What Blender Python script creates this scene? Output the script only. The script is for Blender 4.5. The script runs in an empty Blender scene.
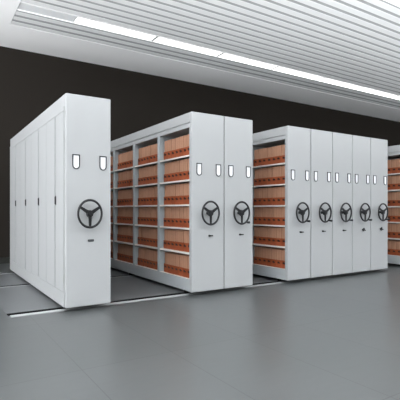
import bpy, bmesh, math, random
from mathutils import Vector, Matrix
random.seed(4)
S = bpy.context.scene
C = S.collection
PI = math.pi

# ------------------------------------------------------------------ materials
def srgb(r, g, b):
    f = lambda c: (c/12.92 if c <= .04045 else ((c+.055)/1.055)**2.4)
    return (f(r/255), f(g/255), f(b/255), 1)

def mat(name, col, rough=.5, metal=0, noise=0.0, nscale=8, bump=0, spec=.5, vary=0):
    m = bpy.data.materials.new(name); m.use_nodes = True
    nt = m.node_tree; b = nt.nodes['Principled BSDF']
    b.inputs['Base Color'].default_value = col
    b.inputs['Roughness'].default_value = rough
    b.inputs['Metallic'].default_value = metal
    b.inputs['Specular IOR Level'].default_value = spec
    tc = nt.nodes.new('ShaderNodeTexCoord')
    n = nt.nodes.new('ShaderNodeTexNoise'); n.inputs['Scale'].default_value = nscale
    n.inputs['Detail'].default_value = 4
    nt.links.new(tc.outputs['Object'], n.inputs['Vector'])
    hs = nt.nodes.new('ShaderNodeHueSaturation'); hs.inputs['Color'].default_value = col
    mr = nt.nodes.new('ShaderNodeMapRange')
    mr.inputs['To Min'].default_value = 1-noise; mr.inputs['To Max'].default_value = 1+noise
    nt.links.new(n.outputs['Fac'], mr.inputs['Value'])
    if vary:
        oi = nt.nodes.new('ShaderNodeObjectInfo')
        mr2 = nt.nodes.new('ShaderNodeMapRange')
        mr2.inputs['To Min'].default_value = 1-vary; mr2.inputs['To Max'].default_value = 1+vary
        nt.links.new(oi.outputs['Random'], mr2.inputs['Value'])
        mu = nt.nodes.new('ShaderNodeMath'); mu.operation = 'MULTIPLY'
        nt.links.new(mr.outputs['Result'], mu.inputs[0]); nt.links.new(mr2.outputs['Result'], mu.inputs[1])
        nt.links.new(mu.outputs[0], hs.inputs['Value'])
    else:
        nt.links.new(mr.outputs['Result'], hs.inputs['Value'])
    nt.links.new(hs.outputs['Color'], b.inputs['Base Color'])
    if bump:
        bp = nt.nodes.new('ShaderNodeBump'); bp.inputs['Strength'].default_value = bump
        bp.inputs['Distance'].default_value = .002
        nt.links.new(n.outputs['Fac'], bp.inputs['Height']); nt.links.new(bp.outputs['Normal'], b.inputs['Normal'])
    return m

M = {}
M['steel'] = mat('white_powder_coat', srgb(177, 180, 182), .42, noise=.012, nscale=3)
M['steel_in'] = mat('grey_powder_coat', srgb(176, 184, 188), .5, noise=.02, nscale=4)
M['shelf'] = mat('shelf_coat', srgb(232, 228, 222), .5, noise=.01)
M['plinth'] = mat('plinth_coat', srgb(182, 188, 191), .45, noise=.02)
M['rubber'] = mat('black_rubber', srgb(24, 24, 25), .7, noise=.1, nscale=30)
M['wheel'] = mat('dark_wheel_plastic', srgb(24, 26, 29), .38, noise=.06, nscale=40)
M['frame'] = mat('dark_label_frame', srgb(34, 38, 43), .4, noise=.05, nscale=40)
M['card'] = mat('white_card', srgb(247, 248, 252), .6, noise=.01)
M['lock'] = mat('black_lock', srgb(22, 23, 26), .35, noise=.05, nscale=40)
M['mark'] = mat('pale_mark', srgb(90, 93, 97), .5, noise=.02)
M['wall'] = mat('dark_brown_wall', srgb(46, 42, 38), .85, noise=.04, nscale=.7, spec=.2)
M['base'] = mat('dark_baseboard', srgb(44, 46, 42), .6, noise=.04)
M['ceil'] = mat('ceiling_board', srgb(249, 250, 251), .8, noise=.01, nscale=1, spec=.2)
M['slat'] = mat('slat_coat', srgb(230, 232, 233), .6, noise=.008, nscale=2, spec=.3)
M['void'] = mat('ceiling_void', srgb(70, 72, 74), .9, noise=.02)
M['gap_shade'] = mat('gap_shade_grey', srgb(164, 167, 169), .7, noise=.02)
M['plate'] = mat('grey_plate', srgb(222, 225, 227), .8, noise=.01)
M['strip'] = mat('pale_track_edge', srgb(172, 175, 177), .6, noise=.02)
M['channel'] = mat('black_track_channel', srgb(10, 11, 13), .6, noise=.05, spec=.2)
M['box'] = mat('red_brown_board', srgb(154, 78, 44), .65, noise=.12, nscale=25, vary=.1)
M['paper'] = mat('tan_folders', srgb(180, 134, 108), .75, noise=.07, nscale=50, vary=.06)
M['paper2'] = mat('pale_folders', srgb(192, 148, 121), .75, noise=.06, nscale=50)
M['ring'] = mat('dark_ring', srgb(52, 18, 10), .5, noise=.05)

def emit(name, col, k):
    m = bpy.data.materials.new(name); m.use_nodes = True; nt = m.node_tree
    nt.nodes.remove(nt.nodes['Principled BSDF'])
    e = nt.nodes.new('ShaderNodeEmission'); e.inputs['Color'].default_value = col
    e.inputs['Strength'].default_value = k
    nt.links.new(e.outputs[0], nt.nodes['Material Output'].inputs[0]); return m
M['lamp'] = emit('lamp_diffuser', (1, .99, .97, 1), 3)

def floor_mat():
    m = bpy.data.materials.new('grey_floor_tiles'); m.use_nodes = True; nt = m.node_tree
    N = nt.nodes.new; L = nt.links.new
    b = nt.nodes['Principled BSDF']
    tc = N('ShaderNodeTexCoord'); mp = N('ShaderNodeMapping')
    mp.inputs['Location'].default_value = (-.2, -.1, 0)
    L(tc.outputs['Object'], mp.inputs['Vector'])
    br = N('ShaderNodeTexBrick'); br.offset = 0; br.squash = 1
    br.inputs['Scale'].default_value = 1; br.inputs['Brick Width'].default_value = .7
    br.inputs['Row Height'].default_value = 1.4
    br.inputs['Mortar Size'].default_value = .0032; br.inputs['Mortar Smooth'].default_value = .3
    br.inputs['Color1'].default_value = FLOOR_A; br.inputs['Color2'].default_value = FLOOR_B
    br.inputs['Mortar'].default_value = FLOOR_M
    L(mp.outputs['Vector'], br.inputs['Vector'])
    mp2 = N('ShaderNodeMapping'); mp2.inputs['Scale'].default_value = (1.2, 5, 1)
    L(tc.outputs['Object'], mp2.inputs['Vector'])
    n = N('ShaderNodeTexNoise'); n.inputs['Scale'].default_value = 4; n.inputs['Detail'].default_value = 6
    L(mp2.outputs['Vector'], n.inputs['Vector'])
    mr = N('ShaderNodeMapRange'); mr.inputs['To Min'].default_value = .94; mr.inputs['To Max'].default_value = 1.06
    L(n.outputs['Fac'], mr.inputs['Value'])
    hs = N('ShaderNodeHueSaturation'); L(br.outputs['Color'], hs.inputs['Color']); L(mr.outputs['Result'], hs.inputs['Value'])
    L(hs.outputs['Color'], b.inputs['Base Color'])
    b.inputs['Roughness'].default_value = .3
    b.inputs['Specular IOR Level'].default_value = .45
    return m
FLOOR_A = srgb(90, 93, 94); FLOOR_B = srgb(87, 90, 91); FLOOR_M = srgb(70, 72, 74)
M['floor'] = floor_mat()
M['deck'] = mat('lightened_deck_grey', srgb(103, 106, 108), .4, noise=.05, nscale=3)  # colour lifted to put light into the dark gaps between units

# ------------------------------------------------------------------ mesh helpers
def box(bm, x0, x1, y0, y1, z0, z1, bev=0):
    r = bmesh.ops.create_cube(bm, size=1)
    vs = r['verts']
    for v in vs:
        v.co = Vector((x0+(v.co.x+.5)*(x1-x0), y0+(v.co.y+.5)*(y1-y0), z0+(v.co.z+.5)*(z1-z0)))
    if bev:
        es = list({e for v in vs for e in v.link_edges})
        bmesh.ops.bevel(bm, geom=es, offset=bev, segments=2, affect='EDGES', profile=.6)
    return vs

def cyl(bm, p, q, r0, r1=None, seg=20):
    r1 = r0 if r1 is None else r1
    p = Vector(p); q = Vector(q); d = q-p
    rot = d.to_track_quat('Z', 'Y').to_matrix().to_4x4()
    bmesh.ops.create_cone(bm, cap_ends=True, segments=seg, radius1=r0, radius2=r1, depth=d.length,
                          matrix=Matrix.Translation((p+q)/2) @ rot)

def torus(bm, c, R, r, ms=40, ns=10):          # ring in the XZ plane
    vv = []
    for i in range(ms):
        a = 2*PI*i/ms; row = []
        for j in range(ns):
            b = 2*PI*j/ns; k = R+r*math.cos(b)
            row.append(bm.verts.new((c[0]+k*math.cos(a), c[1]+r*math.sin(b), c[2]+k*math.sin(a))))
        vv.append(row)
    for i in range(ms):
        for j in range(ns):
            bm.faces.new((vv[i][j], vv[(i+1) % ms][j], vv[(i+1) % ms][(j+1) % ns], vv[i][(j+1) % ns]))

def prism_xz(bm, pts, y0, y1):
    a = [bm.verts.new((x, y0, z)) for x, z in pts]; b = [bm.verts.new((x, y1, z)) for x, z in pts]
    n = len(pts); bm.faces.new(a); bm.faces.new(b[::-1])
    for i in range(n): bm.faces.new((a[i], b[i], b[(i+1) % n], a[(i+1) % n]))

def mesh(name, bm, m, smooth=False):
    bmesh.ops.recalc_face_normals(bm, faces=bm.faces[:])
    me = bpy.data.meshes.new(name); bm.to_mesh(me); bm.free(); me.materials.append(m)
    if smooth:
        for p in me.polygons: p.use_smooth = True
    return me

def obj(name, bm, m, parent=None, smooth=False, loc=None):
    me = bm if isinstance(bm, bpy.types.Mesh) else mesh(name, bm, m, smooth)
    o = bpy.data.objects.new(name, me); C.objects.link(o)
    if parent: o.parent = parent
    if loc: o.location = loc
    return o

def thing(name, label, cat, loc=(0, 0, 0), group=None):
    o = bpy.data.objects.new(name, None); C.objects.link(o); o.location = loc
    o.empty_display_size = .1
    o['label'] = label; o['category'] = cat
    if group: o['group'] = group
    return o

def struct(name, bm, m):
    o = obj(name, bm, m); o['kind'] = 'structure'; return o

def copy_tree(o, parent=None):
    c = o.copy(); C.objects.link(c)
    if parent: c.parent = parent
    for ch in list(o.children): copy_tree(ch, c)
    return c

# ------------------------------------------------------------------ setting
XL, XR, YN, YW, ZC = -4.0, 21.0, -2.2, 9.46, 4.43
bm = bmesh.new(); 
TR = [4.84, 6.66, 8.06]; GX0, GX1, GH = .71, 6.7, .05
ye = [-.3]+[v for y in TR for v in (y-GH, y+GH)]+[YW]
for i in range(len(ye)-1):
    if i % 2 == 0: box(bm, -3.4, XR, ye[i], ye[i+1], -.1, 0)
    else:
        box(bm, -3.4, GX0, ye[i], ye[i+1], -.1, 0); box(bm, GX1, XR, ye[i], ye[i+1], -.1, 0)
        box(bm, GX0, GX1, ye[i], ye[i+1], -.1, -.06)
floor = struct('floor', bm, M['floor'])
bm = bmesh.new()
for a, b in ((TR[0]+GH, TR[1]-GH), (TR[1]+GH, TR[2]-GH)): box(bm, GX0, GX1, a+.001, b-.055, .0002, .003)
obj('lightened_deck', bm, M['deck'], floor)
bm = bmesh.new(); box(bm, XL, XR, YW, YW+.15, -.1, ZC+.3); struct('wall_back', bm, M['wall'])
bm = bmesh.new(); box(bm, XR, XR+.15, YN-3, YW+.15, -.1, ZC+.3); struct('wall_right', bm, M['wall'])
bm = bmesh.new(); box(bm, XL, XR, YW-.015, YW, 0, .13, .004); struct('baseboard_back', bm, M['base'])

SX, SYF = 1.26, 8.28                     # slatted field: left edge and far edge
bands = [(7.31, 7.60), (3.80, 4.09), (.39, .68)]
SYN = -1.3
bm = bmesh.new()
box(bm, XL, XR, SYF, YW, ZC, ZC+.12)
box(bm, XL, SX, YN, SYF, ZC, ZC+.12)
box(bm, SX, XR, YN, SYN, ZC, ZC+.12)
ceiling = struct('ceiling', bm, M['ceil'])
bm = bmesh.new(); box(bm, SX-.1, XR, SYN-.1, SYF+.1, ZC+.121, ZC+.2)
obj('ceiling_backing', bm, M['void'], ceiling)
P, W = .1935, .128
def field(y0, y1):
    n = int(round((y1-y0)/P)); p = (y1-y0)/n
    bm = bmesh.new()
    for k in range(n):
        a = y0+k*p+(p-W)/2
        # inverted-U baffle: bottom face and two turned-up sides
        box(bm, SX+.01, XR-.01, a, a+W, ZC, ZC+.01)
        box(bm, SX+.01, XR-.01, a+.02, a+W-.02, ZC+.01, ZC+.08)
    obj('slat_panel', bm, M['slat'], ceiling)
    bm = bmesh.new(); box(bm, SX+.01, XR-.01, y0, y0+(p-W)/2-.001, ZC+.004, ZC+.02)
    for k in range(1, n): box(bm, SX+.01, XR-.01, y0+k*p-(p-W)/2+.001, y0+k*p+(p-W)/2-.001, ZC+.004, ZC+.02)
    obj('gap_shade_strips', bm, M['gap_shade'], ceiling)  # flat grey strips paint the shade of the gaps between slats
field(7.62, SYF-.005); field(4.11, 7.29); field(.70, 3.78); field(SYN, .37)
for y0, y1 in bands:                      # flat plate that starts every lamp row
    bm = bmesh.new(); box(bm, SX+.01, 2.18, y0, y1, ZC+.022, ZC+.03); obj('blank_plate', bm, M['plate'], ceiling)
    bm = bmesh.new()
    box(bm, SX+.01, XR-.01, y0-.012, y0-.002, ZC, ZC+.1); box(bm, SX+.01, XR-.01, y1+.002, y1+.012, ZC, ZC+.1)
    obj('lamp_channel', bm, M['ceil'], ceiling)

ORD = ['first', 'second', 'third', 'fourth', 'fifth', 'sixth', 'seventh', 'eighth', 'ninth', 'tenth', 'eleventh', 'twelfth']
ROWN = ['row nearest the dark wall', 'row at the top right corner', 'row over the viewer']
lamp0 = None
for r, (y0, y1) in enumerate(bands):
    for k in range(11):
        x = 2.19+k*1.57
        if lamp0 is None:
            lamp0 = thing('ceiling_light', '', 'ceiling light', (x, (y0+y1)/2, ZC+.02))
            bm = bmesh.new(); w = 1.535; h = (y1-y0)/2-.006
            box(bm, 0, w, -h, h, .012, .06); box(bm, 0, w, -h, -h+.012, -.015, .012); box(bm, 0, w, h-.012, h, -.015, .012)
            box(bm, 0, .012, -h+.012, h-.012, -.015, .012); box(bm, w-.012, w, -h+.012, h-.012, -.015, .012)
            obj('housing', bm, M['slat'], lamp0)
            bm = bmesh.new(); box(bm, .013, w-.013, -h+.013, h-.013, -.012, .011, .003)
            obj('diffuser', bm, M['lamp'], lamp0); t = lamp0
        else:
            t = copy_tree(lamp0); t.location = (x, (y0+y1)/2, ZC+.02)
        t['label'] = 'linear ceiling light, %s from left, %s' % (ORD[k], ROWN[r])
        t['group'] = 'linear ceiling lights'

# ------------------------------------------------------------------ tracks in the floor
TL = ['front floor track with pale edge strip, running under the cabinet fronts',
      'middle floor track crossing the grey floor halfway along the cabinets',
      'rear floor track near the dark wall behind the far cabinet ends']
for y, lb in zip(TR, TL):
    t = thing('floor_track', lb, 'floor track', (.71, y, 0), 'floor tracks')
    bm = bmesh.new(); wd = .085 if y < 5 else .05; TE = GX1-GX0-.001
    box(bm, .02, TE, -.051-wd, -.051, 0, .003); obj('edge_strip', bm, M['strip'], t)
    bm = bmesh.new(); box(bm, .001, TE, -.049, .049, -.0595, -.055); box(bm, .001, TE, -.049, -.044, -.055, -.002); box(bm, .001, TE, .044, .049, -.055, -.002)
    obj('channel', bm, M['channel'], t)
    bm = bmesh.new(); box(bm, .005, TE-.004, -.003, .003, -.055, 0); obj('rail', bm, M['channel'], t)

# ------------------------------------------------------------------ mobile shelving
Y0, Y1, ZB, ZT = 4.58, 8.16, .05, 2.35
WID = .49
posts = [(4.62, 4.65), (5.472, 5.54), (6.35, 6.416), (7.236, 7.302), (8.105, 8.16)]
bays = [(posts[i][1], posts[i+1][0]) for i in range(4)]
rows = [.214, .548, .866, 1.172, 1.492, 1.808]
OT = 2.16

def cache(f):
    store = {}
    def g(*a):
        if a not in store: store[a] = f(*a)
        return store[a]
    return g

@cache
def end_panel_mesh(w):
    bm = bmesh.new(); box(bm, .003, w-.003, 0, .06, ZB, ZT, .012); return mesh('end_panel', bm, M['steel'])
@cache
def rim_mesh():
    bm = bmesh.new(); torus(bm, (0, 0, 0), .147, .0135); return mesh('handwheel', bm, M['wheel'], True)
@cache
def hub_mesh():
    bm = bmesh.new(); cyl(bm, (0, -.015, 0), (0, .022, 0), .036, .042, 24); cyl(bm, (0, .022, 0), (0, .075, 0), .018, .024)
    cyl(bm, (0, -.02, 0), (0, -.012, 0), .02, .026)
    return mesh('hub', bm, M['wheel'])
@cache
def spoke_mesh():
    bm = bmesh.new()
    vs = box(bm, -.014, .014, -.008, .008, .03, .142)
    for v in vs:
        if v.co.z < .05: v.co.x *= 1.45
    bmesh.ops.bevel(bm, geom=bm.edges[:], offset=.004, segments=2, affect='EDGES')
    return mesh('spoke', bm, M['wheel'])
@cache
def knob_mesh():
    bm = bmesh.new(); cyl(bm, (0, .01, 0), (0, -.03, 0), .009); cyl(bm, (0, -.03, 0), (0, -.075, 0), .013, .017)
    return mesh('crank_knob', bm, M['wheel'])
def tagshape(hw, h0, h1, n=8):
    pts = [(-hw, h1), (-hw, h0+hw)]
    for i in range(1, n): a = PI+PI*i/n; pts.append((hw*math.cos(a), h0+hw+hw*math.sin(a)))
    return pts+[(hw, h0+hw), (hw, h1)]
@cache
def holder_mesh():
    bm = bmesh.new()
    o = tagshape(.040, -.08, .08); i = tagshape(.030, -.069, .069)
    n = len(o); V = {}
    for k, y in enumerate((-.008, 0)):
        for tg, pts in (('o', o), ('i', i)): V[tg, k] = [bm.verts.new((x, y, z)) for x, z in pts]
    for a in range(n):
        b = (a+1) % n
        bm.faces.new((V['o', 0][a], V['o', 0][b], V['i', 0][b], V['i', 0][a]))
        bm.faces.new((V['o', 1][a], V['o', 1][b], V['i', 1][b], V['i', 1][a]))
        bm.faces.new((V['o', 0][a], V['o', 0][b], V['o', 1][b], V['o', 1][a]))
        bm.faces.new((V['i', 0][a], V['i', 0][b], V['i', 1][b], V['i', 1][a]))
    return mesh('label_holder', bm, M['frame'])
@cache
def card_mesh():
    bm = bmesh.new(); prism_xz(bm, tagshape(.030, -.069, .069), -.004, -.0005); return mesh('card', bm, M['card'])
@cache
def lock_mesh(kind):
    bm = bmesh.new()
    if kind == 'plate':
        box(bm, -.034, .034, -.006, 0, -.012, .012, .003)
    elif kind == 'key':
        cyl(bm, (-.008, 0, 0), (-.008, -.02, 0), .013); box(bm, -.012, .038, -.03, -.02, -.008, .008, .003)
    else:
        cyl(bm, (0, 0, 0), (0, -.025, 0), .014)
        for a in (100, 220, 340):
            a = math.radians(a); c, s = math.cos(a), math.sin(a)
            cyl(bm, (0, -.03, 0), (.03*c, -.03, .03*s), .010, .013, 12)
    return mesh('lock', bm, M['lock'])
@cache
def mark_mesh():
    bm = bmesh.new()
    for k in range(4): box(bm, -.026+.014*k, -.016+.014*k, -.0072, -.006, -.004, .004)
    return mesh('lettering', bm, M['mark'])
@cache
def wheel_mesh(w):
    bm = bmesh.new(); cyl(bm, (.06, 0, .031), (.09, 0, .031), .0305); cyl(bm, (w-.09, 0, .031), (w-.06, 0, .031), .0305)
    cyl(bm, (.05, 0, .031), (w-.05, 0, .031), .008)
    return mesh('track_wheel', bm, M['rubber'])

def unit(x0, w, kind, label, lock, knob, ang=0, gasket=False):
    u = thing('mobile_shelving_unit', label, 'shelving unit', (x0, Y0, 0), 'mobile shelving units')
    L = Y1-Y0
    obj('end_panel', end_panel_mesh(round(w, 3)), None, u)
    g = lambda y: y-Y0
    # carriage, back side and roof
    bm = bmesh.new(); box(bm, .012, w-.012, .062, L, ZB+.002, ZB+.055, .003)
    box(bm, .008, w-.008, .062, L, ZB+.056, .2095, .002)
    obj('carriage', bm, M['plinth'] if kind == 'open' else M['steel'], u)
    bm = bmesh.new(); box(bm, .004, w-.004, .062, L, 2.222, ZT-.002, .004); box(bm, .012, w-.012, .062, L, OT, 2.218)
    obj('top_fascia', bm, M['steel'], u)
    bm = bmesh.new(); box(bm, w-.028, w-.01, .062, L, .2105, OT-.001); obj('side_panel', bm, M['steel'], u)
    if kind == 'closed':
        bm = bmesh.new(); box(bm, .01, .028, .062, L, .2105, OT-.001); obj('side_panel', bm, M['steel'], u)
    if kind == 'open':
        for a, b in posts:
            bm = bmesh.new()
            box(bm, .008, .03, g(max(a, 4.645)), g(b), .2105, OT-.001, .002)
            m_ = (g(max(a, 4.645))+g(b))/2; hw = (b-max(a, 4.645))/2-.0005
            box(bm, .03, w-.03, m_-hw, m_+hw, .2105, OT-.001)
            obj('upright', bm, M['steel_in'], u)
        for a, b in bays:
            for z in rows:
                bm = bmesh.new(); box(bm, .014, w-.03, g(a)+.001, g(b)-.001, z-.0035, z)
                box(bm, .010, .014, g(a)+.001, g(b)-.001, z-(.021 if z > .3 else .0035), z, 0)
                obj('shelf', bm, M['shelf'], u)
            bm = bmesh.new(); box(bm, w-.036, w-.03, g(a)+.001, g(b)-.001, .24, OT-.01)
            obj('back_panel', bm, M['steel_in'], u)
    if kind == 'doors':
        ys = [4.645, 5.42, 6.30, 7.17, 8.15]
        cs = [5.01, 5.88, 6.74, 7.58]
        for i in range(4):
            for j, (a, b) in enumerate(((ys[i], cs[i]), (cs[i], ys[i+1]))):
                bm = bmesh.new(); box(bm, -.004, .012, g(a)+(.006 if j == 0 else .021), g(b)-(.021 if j == 0 else .006), .215, 2.165, .003)
                # shallow pressed rib down the leaf
                d = obj('door', bm, M['steel'], u)
                if j == 0:
                    bm = bmesh.new(); c = g(b)-.041
                    box(bm, -.008, -.004, c-.018, c+.018, 1.155, 1.262, .002)
                    box(bm, -.018, -.008, c-.012, c+.012, 1.165, 1.252, .003)
                    h = obj('handle', bm, M['lock'], d)
        bm = bmesh.new(); box(bm, .013, .03, .062, L, .216, OT-.001); obj('door_frame', bm, M['frame'], u)
        bm = bmesh.new(); box(bm, -.003, .012, .062, L, 2.17, 2.22, .002); obj('side_rail', bm, M['steel'], u)
        bm = bmesh.new(); box(bm, -.003, .012, .062, L, ZB, .21, .002); obj('side_rail', bm, M['steel'], u)
    if gasket:
        bm = bmesh.new(); box(bm, w-.0025, w+.005, .012, .06, ZB+.01, ZT-.008); obj('gasket', bm, M['rubber'], u)
    # front fittings
    hw = obj('handwheel', rim_mesh(), None, u, loc=(w/2-.013, -.078, 1.06)); hw.rotation_euler = (0, ang, 0); hw.scale = (.88, 1, 1)
    obj('hub', hub_mesh(), None, hw)
    for a in (60, -60, 180):
        s = obj('spoke', spoke_mesh(), None, hw); s.rotation_euler = (0, math.radians(a), 0)
    if knob:
        obj('crank_knob', knob_mesh(), None, hw, loc=(.075, 0, -.127))
    for dx in (-.15, .15):
        h = obj('label_holder', holder_mesh(), None, u, loc=(w/2+.008+dx, 0, 1.62))
        obj('card', card_mesh(), None, h)
    lk = obj('name_plate' if lock == 'plate' else 'lock', lock_mesh(lock), None, u, loc=(w/2+.02, 0, .765))
    if lock == 'plate': obj('lettering', mark_mesh(), None, lk)
    for y in TR[:3]:
        obj('wheel_axle', wheel_mesh(round(w, 3)), None, u, loc=(0, y-Y0, 0))
    return u

unit(1.244, .508, 'doors', 'large white mobile cabinet with closed side doors, standing alone nearest at left', 'plate', False)
unit(2.819, .5095, 'open', 'open-sided white shelving unit, left of the two-handwheel pair in the middle', 'key', False, gasket=True)
unit(3.334, .49, 'closed', 'white shelving unit, right of the two-handwheel pair in the middle', 'key', True)
g3 = ['open-sided leftmost shelving unit of the five-handwheel block',
      'second white shelving unit from the left in the five-handwheel block',
      'middle white shelving unit of the five-handwheel block',
      'fourth from left in the five-handwheel block, first with a three-lobed lock knob',
      'rightmost white shelving unit of the five-handwheel block']
for k in range(5):
    unit(4.49+.4925*k, .4865, 'open' if k == 0 else 'closed', g3[k], 'lobe' if k > 2 else 'key', True, gasket=k < 4)
unit(7.63, .49, 'open', 'open shelving unit cut off by the right edge of the picture', 'key', True)

# ------------------------------------------------------------------ file boxes (front faces -X)
BW = .106
f0 = thing('file_box', '', 'file box', (0, 0, 0))
bm = bmesh.new()
def side(y0, y1):
    pts = [(0, 0), (.30, 0), (.30, .25), (.22, .25), (.012, .118), (0, .118)]
    a = [bm.verts.new((x, y0, z)) for x, z in pts]; b = [bm.verts.new((x, y1, z)) for x, z in pts]
    n = len(pts); bm.faces.new(a); bm.faces.new(b[::-1])
    for i in range(n): bm.faces.new((a[i], b[i], b[(i+1) % n], a[(i+1) % n]))
side(-BW/2, -BW/2+.003); side(BW/2-.003, BW/2)
box(bm, 0, .003, -BW/2+.003, BW/2-.003, 0, .118); box(bm, .297, .3, -BW/2+.003, BW/2-.003, 0, .25)
box(bm, .003, .297, -BW/2+.003, BW/2-.003, 0, .003)
obj('box_shell', bm, M['box'], f0)
bm = bmesh.new(); n = 6; sw = (BW-.008)/n; rr = random.Random(2)
for k in range(0, n, 2):
    box(bm, .006+rr.uniform(0, .004), .29, -BW/2+.004+k*sw+.001, -BW/2+.004+(k+1)*sw-.001, .004, .278+rr.uniform(-.005, .004))
obj('documents', bm, M['paper'], f0)
bm = bmesh.new()
for k in range(1, n, 2):
    box(bm, .008+rr.uniform(0, .004), .29, -BW/2+.004+k*sw+.001, -BW/2+.004+(k+1)*sw-.001, .004, .276+rr.uniform(-.005, .004))
obj('documents', bm, M['paper2'], f0)
bm = bmesh.new(); cyl(bm, (-.004, 0, .072), (-.0003, 0, .074), .025, .025, 16)
obj('finger_ring', bm, M['ring'], f0)

SH = ['bottom shelf', 'fifth shelf down', 'fourth shelf down', 'third shelf down', 'second shelf down', 'top shelf']
used = False
def fill(x0, bay, where, grp, lab=None):
    global used
    a, b = bays[bay]; n = 7; p = .1085; start = a+.006
    for ri, z in enumerate(rows):
        for k in range(n):
            y = start+p*(k+.5)
            if used: o = copy_tree(f0)
            else: o = f0; used = True
            o.location = (x0+.045+random.uniform(-.004, .004), y, z+.0003)
            name = lab[k] if lab else ORD[k]+' file box from the near end'
            o['label'] = '%s, %s, %s' % (name, SH[ri], where)
            o['group'] = grp
BN = ['nearest bay', 'second bay', 'third bay', 'farthest bay']
for i in range(4):
    fill(2.819, i, '%s of the middle rack' % BN[i], 'brown file boxes in the middle rack')
fill(4.49, 0, 'rack left of five handwheels', 'brown file boxes in the five-handwheel block')
fill(7.63, 0, 'rack at right picture edge', 'brown file boxes at the right picture edge')

# ------------------------------------------------------------------ light and camera
w = bpy.data.worlds.new('world'); S.world = w; w.use_nodes = True
nt = w.node_tree; bg = nt.nodes['Background']; bg.inputs[0].default_value = (.985, .992, 1, 1)
# uneven world fill added through the open front and left to light the room
tc = nt.nodes.new('ShaderNodeTexCoord'); sp = nt.nodes.new('ShaderNodeSeparateXYZ'); mr = nt.nodes.new('ShaderNodeMapRange')
LOW, HIF, HIL = 12.2, .42, 3.1
mr.interpolation_type = 'SMOOTHSTEP'      # unseen glow from steeply below, added to brighten the ceiling
mr.inputs['From Min'].default_value = -.40; mr.inputs['From Max'].default_value = -.33
mr.inputs['To Min'].default_value = LOW; mr.inputs['To Max'].default_value = 0
ml = nt.nodes.new('ShaderNodeMapRange'); ml.interpolation_type = 'SMOOTHSTEP'   # extra fill from the left, added to lift the door side
ml.inputs['From Min'].default_value = -.95; ml.inputs['From Max'].default_value = -.2
ml.inputs['To Min'].default_value = HIL; ml.inputs['To Max'].default_value = HIF
mk = nt.nodes.new('ShaderNodeMapRange')
mk.inputs['From Min'].default_value = -.8; mk.inputs['From Max'].default_value = 0
mk.inputs['To Min'].default_value = .35; mk.inputs['To Max'].default_value = 1
mu = nt.nodes.new('ShaderNodeMath'); mu.operation = 'MULTIPLY'
ad = nt.nodes.new('ShaderNodeMath'); ad.operation = 'ADD'
nt.links.new(tc.outputs['Generated'], sp.inputs[0]); nt.links.new(sp.outputs['Z'], mr.inputs['Value'])
nt.links.new(sp.outputs['X'], ml.inputs['Value']); nt.links.new(sp.outputs['X'], mk.inputs['Value'])
nt.links.new(mr.outputs['Result'], mu.inputs[0]); nt.links.new(mk.outputs['Result'], mu.inputs[1])
nt.links.new(mu.outputs[0], ad.inputs[0]); nt.links.new(ml.outputs['Result'], ad.inputs[1])
nt.links.new(ad.outputs[0], bg.inputs[1])

cam = bpy.data.cameras.new('camera'); co = bpy.data.objects.new('camera', cam); C.objects.link(co)
co.location = (0, 0, 1.103); co.rotation_euler = (PI/2, 0, math.radians(-32.75))
cam.sensor_width = 36; cam.lens = 425/400*36; cam.shift_y = 9.7/400; cam.clip_start = .05
S.camera = co
S.view_settings.view_transform = 'Standard'; S.view_settings.look = 'None'
S.view_settings.gamma = 1; S.view_settings.exposure = 0; S.view_settings.use_curve_mapping = False
